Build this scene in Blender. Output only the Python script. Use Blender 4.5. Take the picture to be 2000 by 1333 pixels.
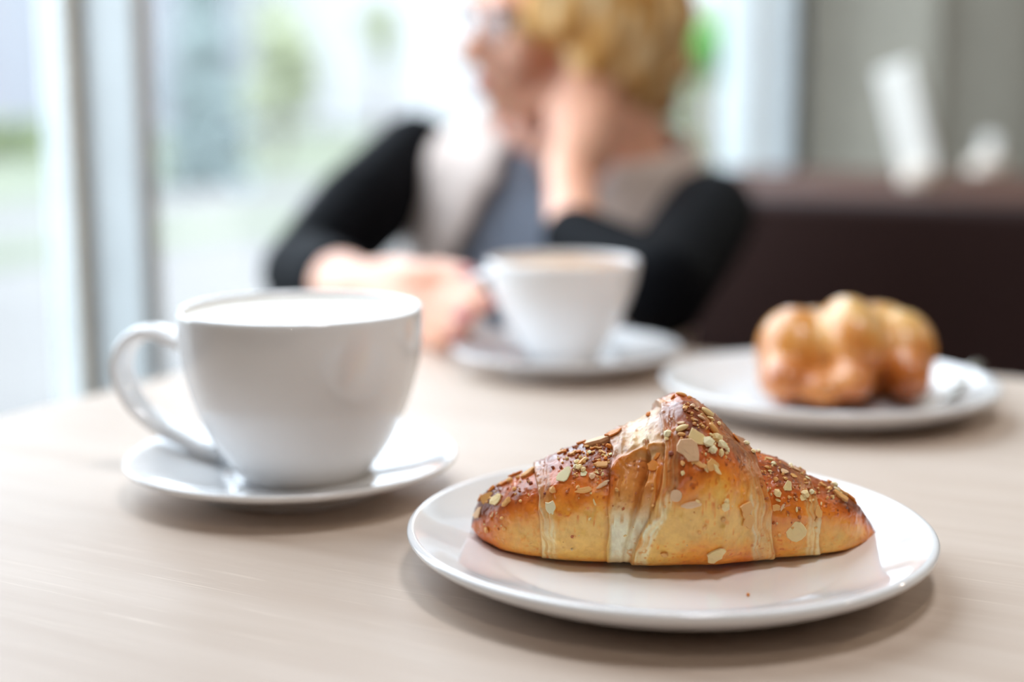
import bpy, bmesh, math, random
import numpy as np
from mathutils import Vector, Matrix, Quaternion
from mathutils.bvhtree import BVHTree

scene = bpy.context.scene
for o in list(bpy.data.objects):
    bpy.data.objects.remove(o, do_unlink=True)
C = scene.collection
R = math.radians

# ------------------------------------------------------------------ camera
F = 2777.8                     # 50 mm on a 36 mm wide frame, in pixels of the 2000 px wide frame
TH = R(9.65)                   # downward pitch
CZ = 0.928                     # camera height; the table top is at 0.75
cth, sth = math.cos(TH), math.sin(TH)
cd = bpy.data.cameras.new('camera')
cam = bpy.data.objects.new('camera', cd); C.objects.link(cam)
cam.location = (0, 0, CZ); cam.rotation_euler = (R(90) - TH, 0, 0)
cd.lens = 50; cd.sensor_width = 36
cd.clip_start = 0.02; cd.clip_end = 300
cd.dof.use_dof = True
cd.dof.focus_distance = 0.525
cd.dof.aperture_fstop = 2.8
scene.camera = cam

# ------------------------------------------------------------------ view
scene.view_settings.view_transform = 'Standard'
scene.view_settings.look = 'None'
scene.view_settings.gamma = 1
scene.view_settings.use_curve_mapping = False
scene.view_settings.exposure = 0.0
scene.cycles.use_denoising = True
scene.cycles.max_bounces = 10
scene.cycles.diffuse_bounces = 6
scene.cycles.transparent_max_bounces = 12
scene.cycles.sample_clamp_indirect = 12
scene.cycles.caustics_reflective = True

# ------------------------------------------------------------------ sky: bright even overcast
w = bpy.data.worlds.new('overcast_sky'); scene.world = w; w.use_nodes = True
bg = w.node_tree.nodes['Background']
bg.inputs[0].default_value = (0.76, 0.88, 1.0, 1)
bg.inputs[1].default_value = 7.2

# room frame: e1 runs along the table's grain and the booth, e2 along the window wall
E1 = Vector((0.883, -0.469, 0)).normalized()
E2 = Vector((0.469, 0.883, 0)).normalized()
YAW = math.atan2(E1.y, E1.x)
def rm(n, t, z=0.0): return E1 * n + E2 * t + Vector((0, 0, z))

WALL_N, BACK_T, FRONT_T, RIGHT_N, CEIL = -0.93, 3.25, -2.6, 4.6, 3.3
T_WIN0, T_WIN1 = 0.40, 3.0

def portal(n, t, z, sx, sz, direction):
    l = bpy.data.lights.new('window_portal', 'AREA'); l.shape = 'RECTANGLE'
    l.size = sx; l.size_y = sz; l.cycles.is_portal = True
    o = bpy.data.objects.new('window_portal', l); C.objects.link(o)
    o.location = rm(n, t, z); o.rotation_euler = direction.to_track_quat('-Z', 'Y').to_euler()
portal(WALL_N - 0.08, (T_WIN0 + T_WIN1) / 2, 1.62, T_WIN1 - T_WIN0, 3.0, E1)

def lamp(n, t, z, watts, radius=0.045, col=(1.0, 0.86, 0.70)):
    l = bpy.data.lights.new('unseen_lamp', 'POINT'); l.energy = watts; l.color = col
    l.shadow_soft_size = radius
    l.color = (0.97, 0.97, 1.0) if radius > .08 else l.color
    o = bpy.data.objects.new('unseen_lamp', l); C.objects.link(o); o.location = rm(n, t, z)
LAMPS = [(0.05, 0.42, 2.25, 32, .14), (0.3, -0.8, 2.4, 17, .05), (1.1, 1.3, 2.3, 10, .05), (1.4, 2.6, 2.2, 16, .05)]  # unseen lamps; the first two are fill added overhead and behind the camera
for n, t, z, w_, r_ in LAMPS: lamp(n, t, z, w_, r_)

# ------------------------------------------------------------------ helpers
def lin(c):
    return tuple((x / 255 / 12.92) if x / 255 <= 0.04045 else ((x / 255 + 0.055) / 1.055) ** 2.4 for x in c)
def lin4(c): return lin(c) + (1.0,)

def ray(px, py):
    u = (px - 1000) / F; v = (666.5 - py) / F
    return Vector((u, cth + v * sth, -sth + v * cth))
def P(px, py, D):                       # point seen at a pixel, D metres ahead along the floor
    d = ray(px, py); return Vector((0, 0, CZ)) + d * (D / d.y)
def G(px, py, z):                       # point seen at a pixel, at height z
    d = ray(px, py); return Vector((0, 0, CZ)) + d * ((z - CZ) / d.z)
def projn(p):
    q = np.asarray(p, float) - np.array([0, 0, CZ])
    f = q[..., 1] * cth - q[..., 2] * sth; up = q[..., 1] * sth + q[..., 2] * cth
    return 1000 + F * q[..., 0] / f, 666.5 - F * up / f

class Mat:
    def __init__(s, name):
        s.m = bpy.data.materials.new(name); s.m.use_nodes = True
        s.nt = s.m.node_tree; s.b = s.nt.nodes['Principled BSDF']
    def set(s, **k):
        names = dict(col='Base Color', rough='Roughness', metal='Metallic', spec='Specular IOR Level', coat='Coat Weight',
                     coatr='Coat Roughness', sss='Subsurface Weight', sssr='Subsurface Radius', ssss='Subsurface Scale',
                     sheen='Sheen Weight', trans='Transmission Weight', alpha='Alpha', ior='IOR')
        for a, v in k.items():
            if a == 'col': v = lin4(v)
            s.b.inputs[names[a]].default_value = v
        return s
    def n(s, t, **k):
        x = s.nt.nodes.new(t)
        for a, v in k.items(): setattr(x, a, v)
        return x
    def l(s, a, b): s.nt.links.new(a, b)
    def coords(s, scale=(1, 1, 1), rot=(0, 0, 0), kind='Object'):
        tc = s.n('ShaderNodeTexCoord'); mp = s.n('ShaderNodeMapping')
        mp.inputs['Scale'].default_value = scale; mp.inputs['Rotation'].default_value = rot
        s.l(tc.outputs[kind], mp.inputs['Vector']); return mp.outputs['Vector']
    def noise(s, vec, scale, detail=4, rough=0.55):
        x = s.n('ShaderNodeTexNoise'); x.inputs['Scale'].default_value = scale
        x.inputs['Detail'].default_value = detail; x.inputs['Roughness'].default_value = rough
        if vec: s.l(vec, x.inputs['Vector'])
        return x.outputs['Fac']
    def ramp(s, fac, stops):
        r = s.n('ShaderNodeValToRGB'); e = r.color_ramp.elements
        while len(e) < len(stops): e.new(0.5)
        for el, (p, c) in zip(e, stops): el.position = p; el.color = lin4(c) if len(c) == 3 else c
        s.l(fac, r.inputs['Fac']); return r.outputs['Color']
    def bump(s, h, strength, dist):
        b = s.n('ShaderNodeBump'); b.inputs['Strength'].default_value = strength; b.inputs['Distance'].default_value = dist
        s.l(h, b.inputs['Height']); s.l(b.outputs['Normal'], s.b.inputs['Normal']); return b

def simple(name, col, rough=0.5, var=0.06, scale=20, **k):
    m = Mat(name).set(rough=rough, **k)
    lo = tuple(max(0, c * (1 - var)) for c in col); hi = tuple(min(255, c * (1 + var)) for c in col)
    m.l(m.ramp(m.noise(m.coords(), scale), [(0.3, lo), (0.7, hi)]), m.b.inputs['Base Color'])
    return m.m

def link_mesh(name, me, mat=None, parent=None, smooth=True):
    o = bpy.data.objects.new(name, me); C.objects.link(o)
    if mat: me.materials.append(mat)
    if smooth and len(me.polygons): me.polygons.foreach_set('use_smooth', [True] * len(me.polygons))
    if parent: o.parent = parent
    return o
def from_bm(name, bm, mat=None, parent=None, smooth=True):
    bmesh.ops.recalc_face_normals(bm, faces=bm.faces)
    me = bpy.data.meshes.new(name); bm.to_mesh(me); bm.free()
    return link_mesh(name, me, mat, parent, smooth)
def from_py(name, v, f, mat=None, parent=None, smooth=True):
    me = bpy.data.meshes.new(name); me.from_pydata([tuple(p) for p in v], [], f); me.update()
    return link_mesh(name, me, mat, parent, smooth)
def empty(name, loc=(0, 0, 0), rz=0.0):
    o = bpy.data.objects.new(name, None); C.objects.link(o); o.location = loc; o.rotation_euler = (0, 0, rz)
    o.empty_display_size = 0.05
    return o
def tag(o, label, cat=None, group=None):
    o['label'] = label
    if cat: o['category'] = cat
    if group: o['group'] = group
    return o
def structure(o, label=None):
    o['kind'] = 'structure'
    if label: o['label'] = label
    return o
def box(bm, lo, hi, bevel=0.0, seg=2):
    r = bmesh.ops.create_cube(bm, size=1)
    vs = r['verts']
    for v in vs:
        v.co = Vector(((lo[i] + hi[i]) / 2 + v.co[i] * (hi[i] - lo[i]) for i in range(3)))
    if bevel:
        es = list({e for v in vs for e in v.link_edges})
        bmesh.ops.bevel(bm, geom=es, offset=bevel, segments=seg, affect='EDGES', profile=0.5)
def box_obj(name, lo, hi, mat, parent=None, bevel=0.0, seg=2, rot=True):
    """a box given in room coordinates (n, t, z), as a mesh turned with the room"""
    bm = bmesh.new(); box(bm, lo, hi, bevel, seg)
    o = from_bm(name, bm, mat, parent, smooth=False)
    if rot and parent is None: o.rotation_euler = (0, 0, YAW)
    return o
def room_empty(name, n=0.0, t=0.0, z=0.0):
    return empty(name, rm(n, t, z), YAW)
def lathe(name, prof, mat, parent=None, seg=128, closed=False):
    """prof: (r, z) list from the axis outwards and back"""
    v, f = [], []; rings = []
    for r, z in prof:
        if r < 1e-6: rings.append([len(v)]); v.append((0, 0, z))
        else:
            rings.append(list(range(len(v), len(v) + seg)))
            v += [(r * math.cos(2 * math.pi * i / seg), r * math.sin(2 * math.pi * i / seg), z) for i in range(seg)]
    for a, b in zip(rings, rings[1:] + ([rings[0]] if closed else [])):
        for i in range(seg):
            j = (i + 1) % seg
            if len(a) == 1 and len(b) == 1: continue
            if len(a) == 1: f.append((a[0], b[i], b[j]))
            elif len(b) == 1: f.append((a[i], a[j], b[0]))
            else: f.append((a[i], a[j], b[j], b[i]))
    o = from_py(name, v, f, None, parent)
    bm = bmesh.new(); bm.from_mesh(o.data); bmesh.ops.recalc_face_normals(bm, faces=bm.faces); bm.to_mesh(o.data); bm.free()
    o.data.polygons.foreach_set('use_smooth', [True] * len(o.data.polygons))
    if mat: o.data.materials.append(mat)
    return o
def catmull(pts, n):
    pts = [np.array(p, float) for p in pts]
    P_ = [2 * pts[0] - pts[1]] + pts + [2 * pts[-1] - pts[-2]]
    out = []
    for i in range(1, len(P_) - 2):
        for k in range(n):
            t = k / n; a, b, c, d = P_[i - 1:i + 3]
            out.append(0.5 * (2 * b + (c - a) * t + (2 * a - 5 * b + 4 * c - d) * t * t + (3 * b - a - 3 * c + d) * t ** 3))
    out.append(pts[-1]); return np.array(out)
def sweep(name, path, wide, thick, up, mat, parent=None, seg=20, cap=True):
    """elliptic strap along a path; wide / thick are half sizes (per point or constant); up is the wide axis"""
    path = np.array(path, float); n = len(path)
    wide = np.broadcast_to(np.asarray(wide, float), (n,)); thick = np.broadcast_to(np.asarray(thick, float), (n,))
    up = np.array(up, float); v, f = [], []
    for i in range(n):
        tg = path[min(i + 1, n - 1)] - path[max(i - 1, 0)]; tg /= np.linalg.norm(tg)
        a = up - tg * up.dot(tg); a /= np.linalg.norm(a); b = np.cross(tg, a)
        for k in range(seg):
            an = 2 * math.pi * k / seg
            v.append(path[i] + a * wide[i] * math.cos(an) + b * thick[i] * math.sin(an))
    for i in range(n - 1):
        for k in range(seg):
            j = (k + 1) % seg
            f.append((i * seg + k, i * seg + j, (i + 1) * seg + j, (i + 1) * seg + k))
    if cap:
        f.append(tuple(range(seg))[::-1]); f.append(tuple((n - 1) * seg + k for k in range(seg)))
    o = from_py(name, v, f, None, parent)
    bm = bmesh.new(); bm.from_mesh(o.data); bmesh.ops.recalc_face_normals(bm, faces=bm.faces); bm.to_mesh(o.data); bm.free()
    o.data.polygons.foreach_set('use_smooth', [True] * len(o.data.polygons))
    if mat: o.data.materials.append(mat)
    return o

_ico = {}
def ico(sub):
    if sub not in _ico:
        bm = bmesh.new(); bmesh.ops.create_icosphere(bm, subdivisions=sub, radius=1); bm.verts.index_update()
        _ico[sub] = (np.array([v.co[:] for v in bm.verts]), [tuple(v.index for v in f.verts) for f in bm.faces]); bm.free()
    return _ico[sub]
class Blob:
    """collects overlapping balls, ellipsoids and lofts, then fuses them into one continuous skin"""
    def __init__(s): s.v, s.f, s.k = [], [], 0
    def add(s, v, f):
        s.v.append(np.asarray(v, float)); s.f += [tuple(int(i) + s.k for i in q) for q in f]; s.k += len(v)
    def ball(s, c, r, sub=2):
        v, f = ico(sub); s.add(v * r + np.array(c), f)
    def ell(s, c, axes, radii, sub=3):
        v, f = ico(sub); a = np.array([list(Vector(x).normalized()) for x in axes])
        s.add((v * np.array(radii)) @ a + np.array(c), f)
    def chain(s, pts, radii, sub=2):
        for (a, ra), (b, rb) in zip(list(zip(pts, radii))[:-1], list(zip(pts, radii))[1:]):
            a, b = Vector(a), Vector(b); k = max(2, int((b - a).length / (0.42 * min(ra, rb))) + 1)
            for i in range(k + 1):
                t = i / k; s.ball(a.lerp(b, t), ra + (rb - ra) * t, sub)
    def loft(s, rings):
        n = len(rings[0]); m = len(rings); f = []
        for j in range(m - 1):
            for i in range(n): f.append((j * n + i, j * n + (i + 1) % n, (j + 1) * n + (i + 1) % n, (j + 1) * n + i))
        f.append(tuple(range(n))[::-1]); f.append(tuple((m - 1) * n + i for i in range(n)))
        s.add([tuple(p) for r in rings for p in r], f)
    def build(s, name, voxel, mat, parent=None, smooth=6, factor=0.5):
        me = bpy.data.meshes.new(name); me.from_pydata(np.concatenate(s.v).tolist(), [], s.f); me.update()
        o = bpy.data.objects.new(name, me); C.objects.link(o)
        m = o.modifiers.new('r', 'REMESH'); m.mode = 'VOXEL'; m.voxel_size = voxel
        if smooth:
            m2 = o.modifiers.new('s', 'SMOOTH'); m2.iterations = smooth; m2.factor = factor
        dg = bpy.context.evaluated_depsgraph_get()
        me2 = bpy.data.meshes.new_from_object(o.evaluated_get(dg))
        bpy.data.objects.remove(o, do_unlink=True); bpy.data.meshes.remove(me)
        me2.name = name
        return link_mesh(name, me2, mat, parent)

# ------------------------------------------------------------------ materials
def glass_mat():
    m = Mat('window_glass'); nt = m.nt
    tr = m.n('ShaderNodeBsdfTransparent'); tr.inputs[0].default_value = (0.97, 0.97, 0.97, 1)
    gl = m.n('ShaderNodeBsdfGlossy'); gl.inputs['Roughness'].default_value = 0.02
    lw = m.n('ShaderNodeLayerWeight'); lw.inputs[0].default_value = 0.5
    pw = m.n('ShaderNodeMath', operation='POWER'); m.l(lw.outputs['Facing'], pw.inputs[0]); pw.inputs[1].default_value = 5
    fr = m.n('ShaderNodeMath', operation='MULTIPLY_ADD'); m.l(pw.outputs[0], fr.inputs[0]); fr.inputs[1].default_value = 0.9; fr.inputs[2].default_value = 0.04
    mx = m.n('ShaderNodeMixShader')
    m.l(fr.outputs[0], mx.inputs[0]); m.l(tr.outputs[0], mx.inputs[1]); m.l(gl.outputs[0], mx.inputs[2])
    m.l(mx.outputs[0], nt.nodes['Material Output'].inputs[0]); return m.m
GLASS = glass_mat()
M_FRAME = simple('painted_aluminium', (198, 205, 206), 0.4, 0.02)
M_BEAD = simple('beige_bead', (176, 166, 150), 0.5, 0.03)
M_GASKET = simple('dark_gasket', (70, 72, 72), 0.6)
M_WALL = simple('plaster', (92, 78, 66), 0.9, 0.03, 6)
M_CEIL = simple('ceiling_paint', (146, 138, 128), 0.95, 0.02, 6)
M_FLOOR = simple('floor_boards', (120, 92, 68), 0.45, 0.12, 8)
M_CHINA = simple('white_glazed_china', (245, 246, 247), 0.09, 0.006, 30, coat=0.4, coatr=0.03)
M_FOAM = simple('milk_foam', (250, 246, 238), 0.6, 0.03, 90)
M_STEEL = Mat('polished_steel').set(col=(205, 200, 190), metal=1.0, rough=0.26).m

def wood_mat():
    m = Mat('bleached_oak').set(rough=0.46, spec=0.2, coat=0.0, coatr=0.28)
    v1 = m.coords((2.2, 46, 20)); big = m.noise(v1, 1.0, 5, 0.6)
    v2 = m.coords((16, 620, 60)); fine = m.noise(v2, 1.0, 3, 0.6)
    c1 = m.ramp(big, [(0.25, (198, 180, 165)), (0.5, (207, 191, 177)), (0.75, (215, 200, 187))])
    c2 = m.ramp(fine, [(0.56, (255, 255, 255, 1)), (0.60, (255, 255, 255, 1))])
    r = m.n('ShaderNodeValToRGB'); e = r.color_ramp.elements
    e[0].position = 0.60; e[0].color = (0, 0, 0, 1); e[1].position = 0.72; e[1].color = (1, 1, 1, 1)
    m.l(fine, r.inputs[0])
    mx = m.n('ShaderNodeMix', data_type='RGBA'); m.l(r.outputs[0], mx.inputs[0])
    ml = m.n('ShaderNodeMath', operation='MULTIPLY'); m.l(r.outputs[0], ml.inputs[0]); ml.inputs[1].default_value = 0.75
    m.l(ml.outputs[0], mx.inputs[0])
    m.l(c1, mx.inputs[6]); mx.inputs[7].default_value = lin4((228, 214, 200)); m.l(mx.outputs[2], m.b.inputs['Base Color'])
    m.bump(fine, 0.12, 0.0004); return m.m
M_WOOD = wood_mat()

# ------------------------------------------------------------------ room shell
def room_box(name, lo, hi, mat, label=None):
    return structure(box_obj(name, lo, hi, mat), label)
room_box('floor', (WALL_N - 0.1, FRONT_T - 0.1, -0.1), (RIGHT_N + 0.1, BACK_T + 0.1, 0.0), M_FLOOR)
room_box('ceiling', (WALL_N - 0.1, FRONT_T - 0.1, CEIL), (RIGHT_N + 0.1, BACK_T + 0.1, CEIL + 0.1), M_CEIL)
room_box('wall_back', (WALL_N - 0.1, BACK_T, 0), (RIGHT_N + 0.1, BACK_T + 0.1, CEIL), M_WALL)
room_box('wall_right', (RIGHT_N, FRONT_T, 0), (RIGHT_N + 0.1, BACK_T, CEIL), M_WALL)
room_box('wall_front', (WALL_N - 0.1, FRONT_T - 0.1, 0), (RIGHT_N + 0.1, FRONT_T, CEIL), M_WALL)
room_box('wall_left', (WALL_N - 0.1, FRONT_T, 0), (WALL_N, T_WIN0, CEIL), M_WALL)
room_box('trim_1', (WALL_N - 0.12, T_WIN0, 0), (WALL_N + 0.03, T_WIN1, 0.1), M_FRAME, 'pale aluminium bottom rail of the glazed wall')
room_box('trim_2', (WALL_N - 0.12, T_WIN0, 3.14), (WALL_N + 0.03, T_WIN1, CEIL), M_FRAME, 'pale aluminium head rail of the glazed wall')
room_box('trim_3', (WALL_N - 0.12, 2.93, 0.0), (WALL_N + 0.03, BACK_T, CEIL), M_FRAME, 'wide pale blue-white corner post at the end of the window wall')
room_box('baseboard_back', (WALL_N + 0.06, BACK_T - 0.02, 0), (RIGHT_N, BACK_T, 0.1), M_FRAME)

mull = [T_WIN0, 0.994, 1.98, 2.94]
for i, (a, b) in enumerate(zip(mull[:-1], mull[1:])):
    wn = structure(room_empty('window_%d' % (i + 1), WALL_N, (a + b) / 2, 0.1), 'tall clear glass pane with a pale aluminium fin')
    h = (b - a) / 2
    box_obj('pane', (-0.060, -h + 0.0, 0.0), (-0.050, h - 0.012, 3.04), GLASS, wn)
    box_obj('mullion', (-0.09, h - 0.011, 0.0), (0.028, h + 0.011, 3.04), M_FRAME, wn, 0.004)
    box_obj('gasket', (-0.04, h + 0.0112, 0.0), (0.022, h + 0.017, 3.04), M_GASKET, wn)
    box_obj('glazing_bead', (-0.049, h - 0.024, 0.0), (-0.036, h - 0.0112, 3.04), M_BEAD, wn, 0.003)

# ------------------------------------------------------------------ outdoors
M_PAVE = simple('pavement', (102, 98, 94), 0.9, 0.06, 0.6)
M_LAWN = simple('lawn', (92, 96, 76), 0.95, 0.2, 2)
M_ROAD = simple('asphalt', (104, 106, 110), 0.9, 0.08, 1)
def outer(name, lo, hi, mat, label):
    return structure(box_obj(name, lo, hi, mat), label)
outer('ground', (-80, -60, -0.3), (WALL_N - 0.13, 90, -0.1), M_PAVE, 'pale pavement outside the window wall')
outer('ground_lawn', (-8.2, -20, -0.1), (-6.9, 60, -0.09), M_LAWN, 'narrow strip of lawn in the pavement outside')
outer('ground_verge', (-30, -40, -0.1), (-11.0, 70, -0.085), M_LAWN, 'wide lawn beyond the pavement outside')
M_CONI = simple('conifer_needles', (142, 152, 150), 0.9, 0.25, 3)
M_LEAF = simple('young_leaves', (128, 138, 100), 0.8, 0.25, 3, sss=0.0)
M_LEAFB = simple('bright_leaves', (92, 150, 62), 0.8, 0.2, 3)
M_LEAFP = simple('pale_leaves', (160, 164, 136), 0.8, 0.2, 3)
M_BARK = simple('bark', (92, 76, 62), 0.9, 0.2, 8)
M_FAC = simple('pale_render', (188, 186, 185), 0.9, 0.03, 1)

def leaf_mass(name, mat, parent, n, fn, size, seed):
    rg = np.random.default_rng(seed); v, f = [], []
    for i in range(n):
        c = fn(rg); a = rg.normal(size=3); a /= np.linalg.norm(a); b = np.cross(a, rg.normal(size=3)); b /= np.linalg.norm(b)
        s = size * rg.uniform(0.6, 1.3); k = len(v); nn = np.cross(a, b) * s * 0.25
        v += [c - a * s, c + b * s * 0.45 + nn, c + a * s, c - b * s * 0.45 + nn]; f += [(k, k + 1, k + 2, k + 3)]
    o = from_py(name, v, f, mat, parent, smooth=False); o['kind'] = 'stuff'; return o
def ell_fn(c, r):
    c = np.array(c); r = np.array(r)
    def g(rg):
        d = rg.normal(size=3); d /= np.linalg.norm(d); return c + d * r * rg.uniform(0.55, 1.0) ** 0.6
    return g
def tree(name, label, px, D, height, width, trunk_h, mat, n=1600, size=0.16, group=None, conical=False, seed=1, fill=1.0):
    p = P(px, 400, D); t = tag(empty(name, (p.x, p.y, -0.1)), label, 'tree', group)
    sweep('trunk', [(0, 0, 0), (0.04, 0.02, trunk_h * 0.6), (0, 0, trunk_h + height * 0.4)], [0.1, 0.08, 0.04], [0.1, 0.08, 0.04], (1, 0, 0.01), M_BARK, t, 10)
    if conical:
        def fn(rg):
            z = rg.uniform(0, 1); a = rg.uniform(0, 6.283); rr = width / 2 * (1 - z) ** 0.85 * rg.uniform(0.5, 1) * (0.85 + 0.15 * math.cos(z * 40))
            return np.array([rr * math.cos(a), rr * math.sin(a), trunk_h + z * height])
        leaf_mass('foliage', mat, t, n, fn, size, seed)
    else:
        rg = np.random.default_rng(seed)
        blobs = [ell_fn((rg.uniform(-.3, .3) * width, rg.uniform(-.3, .3) * width, trunk_h + height * rg.uniform(0.2, 0.8)),
                        (width * rg.uniform(.2, .34), width * rg.uniform(.2, .34), height * rg.uniform(.16, .28))) for _ in range(7)]
        leaf_mass('foliage', mat, t, n, lambda r_: blobs[r_.integers(7)](r_), size, seed)
    return t
tree('conifer', 'blue-grey columnar conifer standing alone on the lawn outside', 408, 17.0, 3.5, 1.15, 0.05, M_CONI, 5200, 0.12, conical=True, seed=3)
tree('garden_tree', 'pale green small tree beside the blue-grey conifer', 545, 26, 2.6, 1.7, 0.5, M_LEAFP, 700, 0.16, seed=5)
tree('garden_tree', 'yellow-green small tree just left of the seated woman', 745, 27, 1.3, 0.7, 1.6, M_LEAFP, 300, 0.14, seed=6)
tree('garden_tree', 'bright green tree seen to the right of the woman\'s hair', 1362, 14, 0.62, 0.8, 1.25, M_LEAFB, 900, 0.1, seed=9)
tree('garden_tree', 'low light green tree above the woman\'s far shoulder', 1335, 20, 1.5, 1.0, 0.0, M_LEAF, 420, 0.12, seed=11)
tree('garden_tree', 'pale green tree at the edge of the corner post', 1425, 24, 3.0, 1.2, 0.2, M_LEAFP, 380, 0.16, seed=13)
hg = tag(empty('hedge', P(30, 300, 25)), 'low clipped green hedge far off behind the near mullion', 'hedge')
hg.location.z = -0.1
leaf_mass('foliage', M_LEAF, hg, 1500, lambda r: np.array([r.uniform(-2.2, 0.75), r.uniform(-.4, .4), r.uniform(0, .62)]), 0.14, 21)
tag(hg, 'low green hedge far off at the edge of the lawn', 'hedge')

M_ROOF = simple('roof_tiles', (70, 66, 66), 0.8)
M_FACB = simple('grey_blue_render', (130, 130, 134), 0.9, 0.03, 1)
def building(px0, px1, D, hgt, label, fac):
    a, b = P(px0, 400, D), P(px1, 400, D); c = (a + b) / 2
    t = tag(empty('building', (c.x, c.y, -0.1)), label, 'building'); hw = (b - a).length / 2
    bm = bmesh.new(); box(bm, (-hw, 0, 0), (hw, 9, hgt)); from_bm('wall', bm, fac, t, False)
    bm = bmesh.new(); box(bm, (-hw - .3, -.3, hgt + .002), (hw + .3, 9.3, hgt + .5)); from_bm('roof', bm, M_ROOF, t, False)
building(-900, 462, 46, 11, 'pale rendered building across the street behind the near fin', M_FACB)
building(505, 1520, 58, 10, 'pale rendered building far behind the seated woman', M_FAC)
# ------------------------------------------------------------------ curtain, booth
M_CURT = simple('grey_curtain', (140, 135, 122), 0.95, 0.04, 30, sheen=0.2)
def curtain():
    t = tag(room_empty('curtain', WALL_N + 0.05, BACK_T - 0.30, 0.05), 'grey floor-length curtain in deep soft folds on the back wall', 'curtain')
    L, n, nz = 4.6, 900, 12; v, f = [], []
    rg = np.random.default_rng(4); ph = np.cumsum(rg.uniform(0.7, 1.3, n)) * (2 * math.pi / 0.40) * (L / n)
    for k in range(nz + 1):
        z = 2.7 * k / nz
        for i in range(n):
            x = L * i / (n - 1); y = 0.026 * math.sin(ph[i]) + 0.005 * math.sin(2.3 * ph[i] + 1.0 + 0.3 * z)
            v.append((x + 0.02 * math.sin(2 * ph[i]), y, z))
    for k in range(nz):
        for i in range(n - 1): f.append((k * n + i, k * n + i + 1, (k + 1) * n + i + 1, (k + 1) * n + i))
    o = from_py('fabric', v, f, M_CURT, t)
    s = o.modifiers.new('thick', 'SOLIDIFY'); s.thickness = 0.003
    r = sweep('rail', [(-0.05, 0, 2.72), (2, 0, 2.72), (4.66, 0, 2.72)], 0.012, 0.012, (0, 0, 1), M_FRAME, t, 12)
curtain()

M_LEATH = simple('dark_brown_leather', (46, 25, 21), 0.6, 0.06, 60, spec=0.25)
M_LEDGE = simple('brown_ledge', (86, 55, 42), 0.75, 0.06, 20, spec=0.2)
def booth():
    t0, t1 = 1.64, 2.32
    b = tag(room_empty('booth_sofa', 1.4, 1.64, 0.0), 'long dark brown booth sofa with a high back and lighter brown top', 'sofa')
    x0, x1 = -2.28, 2.6
    box_obj('backrest', (x0, 0.0, 0.30), (x1, 0.10, 0.812), M_LEATH, b, 0.012, 3)
    box_obj('back_panel', (x0, 0.102, 0.0), (x1, 0.66, 0.775), M_LEATH, b, 0.004)
    box_obj('ledge', (x0, 0.102, 0.7755), (x1, 0.68, 0.8135), M_LEDGE, b, 0.014, 3)
    w_ = 1.2
    for k in range(4):
        a = x0 + k * (x1 - x0) / 4
        box_obj('seat_cushion', (a + 0.004, -0.52, 0.32), (a + (x1 - x0) / 4 - 0.004, -0.002, 0.45), M_LEATH, b, 0.03, 3)
    box_obj('base', (x0, -0.46, 0.0), (x1, 0.0, 0.319), M_LEATH, b, 0.005)
booth()

M_CARD = simple('white_card', (224, 222, 214), 0.6, 0.01)
M_CREAM = simple('cream_base', (206, 192, 176), 0.4, 0.02)
def card_holder(p, h, wd, tilt, label, br):
    t = tag(empty('menu_stand', p, YAW - R(14)), label, 'menu stand', 'white menu stands on the booth ledge')
    lathe('base', [(0, 0), (br, 0), (br * 1.03, .004), (br, .016), (br * .75, .024), (0, .026)], M_CREAM, t, 40)
    bm = bmesh.new(); box(bm, (-wd / 2, -0.006, 0.012), (wd / 2, 0.006, h), 0.0055, 3)
    bmesh.ops.rotate(bm, verts=bm.verts, cent=(0, 0, 0.012), matrix=Matrix.Rotation(-tilt, 3, 'Y'))
    from_bm('card', bm, M_CARD, t, False)
card_holder(G(1797, 362, 0.815), 0.165, 0.056, R(17), 'white slanted menu stand at the front of the brown ledge', 0.026)
card_holder(G(1930, 338, 0.815), 0.058, 0.030, R(-2), 'small pale menu stand farther back on the brown ledge', 0.030)

# ------------------------------------------------------------------ table
def table():
    t = tag(room_empty('dining_table', -0.628, 0.955, 0.75), 'pale bleached-oak dining table set with coffee and pastries', 'table')
    W_, D_ = 1.25, 0.76
    box_obj('tabletop', (0, -D_, -0.028), (W_, 0, 0.0), M_WOOD, t, 0.003, 2)
    for x in (0.08, W_ - 0.08):
        for y in (-0.08, -D_ + 0.08):
            box_obj('leg', (x - 0.025, y - 0.025, -0.75), (x + 0.025, y + 0.025, -0.0285), M_WOOD, t, 0.004)
    box_obj('apron', (0.06, -0.072, -0.1), (W_ - 0.06, -0.05, -0.0285), M_WOOD, t)
    box_obj('apron', (0.06, -D_ + 0.05, -0.1), (W_ - 0.06, -D_ + 0.072, -0.0285), M_WOOD, t)
table()
TZ = 0.75

# ------------------------------------------------------------------ china
def smooth_prof(pts, n=6): return [tuple(p) for p in catmull(pts, n)]
def plate(c, rad, label):
    k = rad / 0.1
    prof = smooth_prof([(0, .0062), (.030 * k, .0062), (.060 * k, .0066), (.070 * k, .0082), (.084 * k, .0128), (.0945 * k, .0172), (.0982 * k, .0184),
                        (.1000 * k, .0172), (.0992 * k, .0150), (.094 * k, .0116), (.084 * k, .0066), (.072 * k, .0026), (.0655 * k, .0012),
                        (.0640 * k, .0), (.0615 * k, .0), (.0600 * k, .0014), (.03 * k, .0018), (0, .0018)])
    return tag(lathe('plate', prof, M_CHINA, None, 160), label, 'plate'), c
def put(o, c): o.location = (c[0], c[1], c[2]); return o
CR = (0.060, 0.5255); R2 = (0.184, 0.813)
p, _ = plate(CR, 0.1, 'white coupe plate under the seeded croissant in front'); put(p, (*CR, TZ))
p, _ = plate(R2, 0.0966, 'white coupe plate under the round bun at the back'); put(p, (*R2, TZ))
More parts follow.
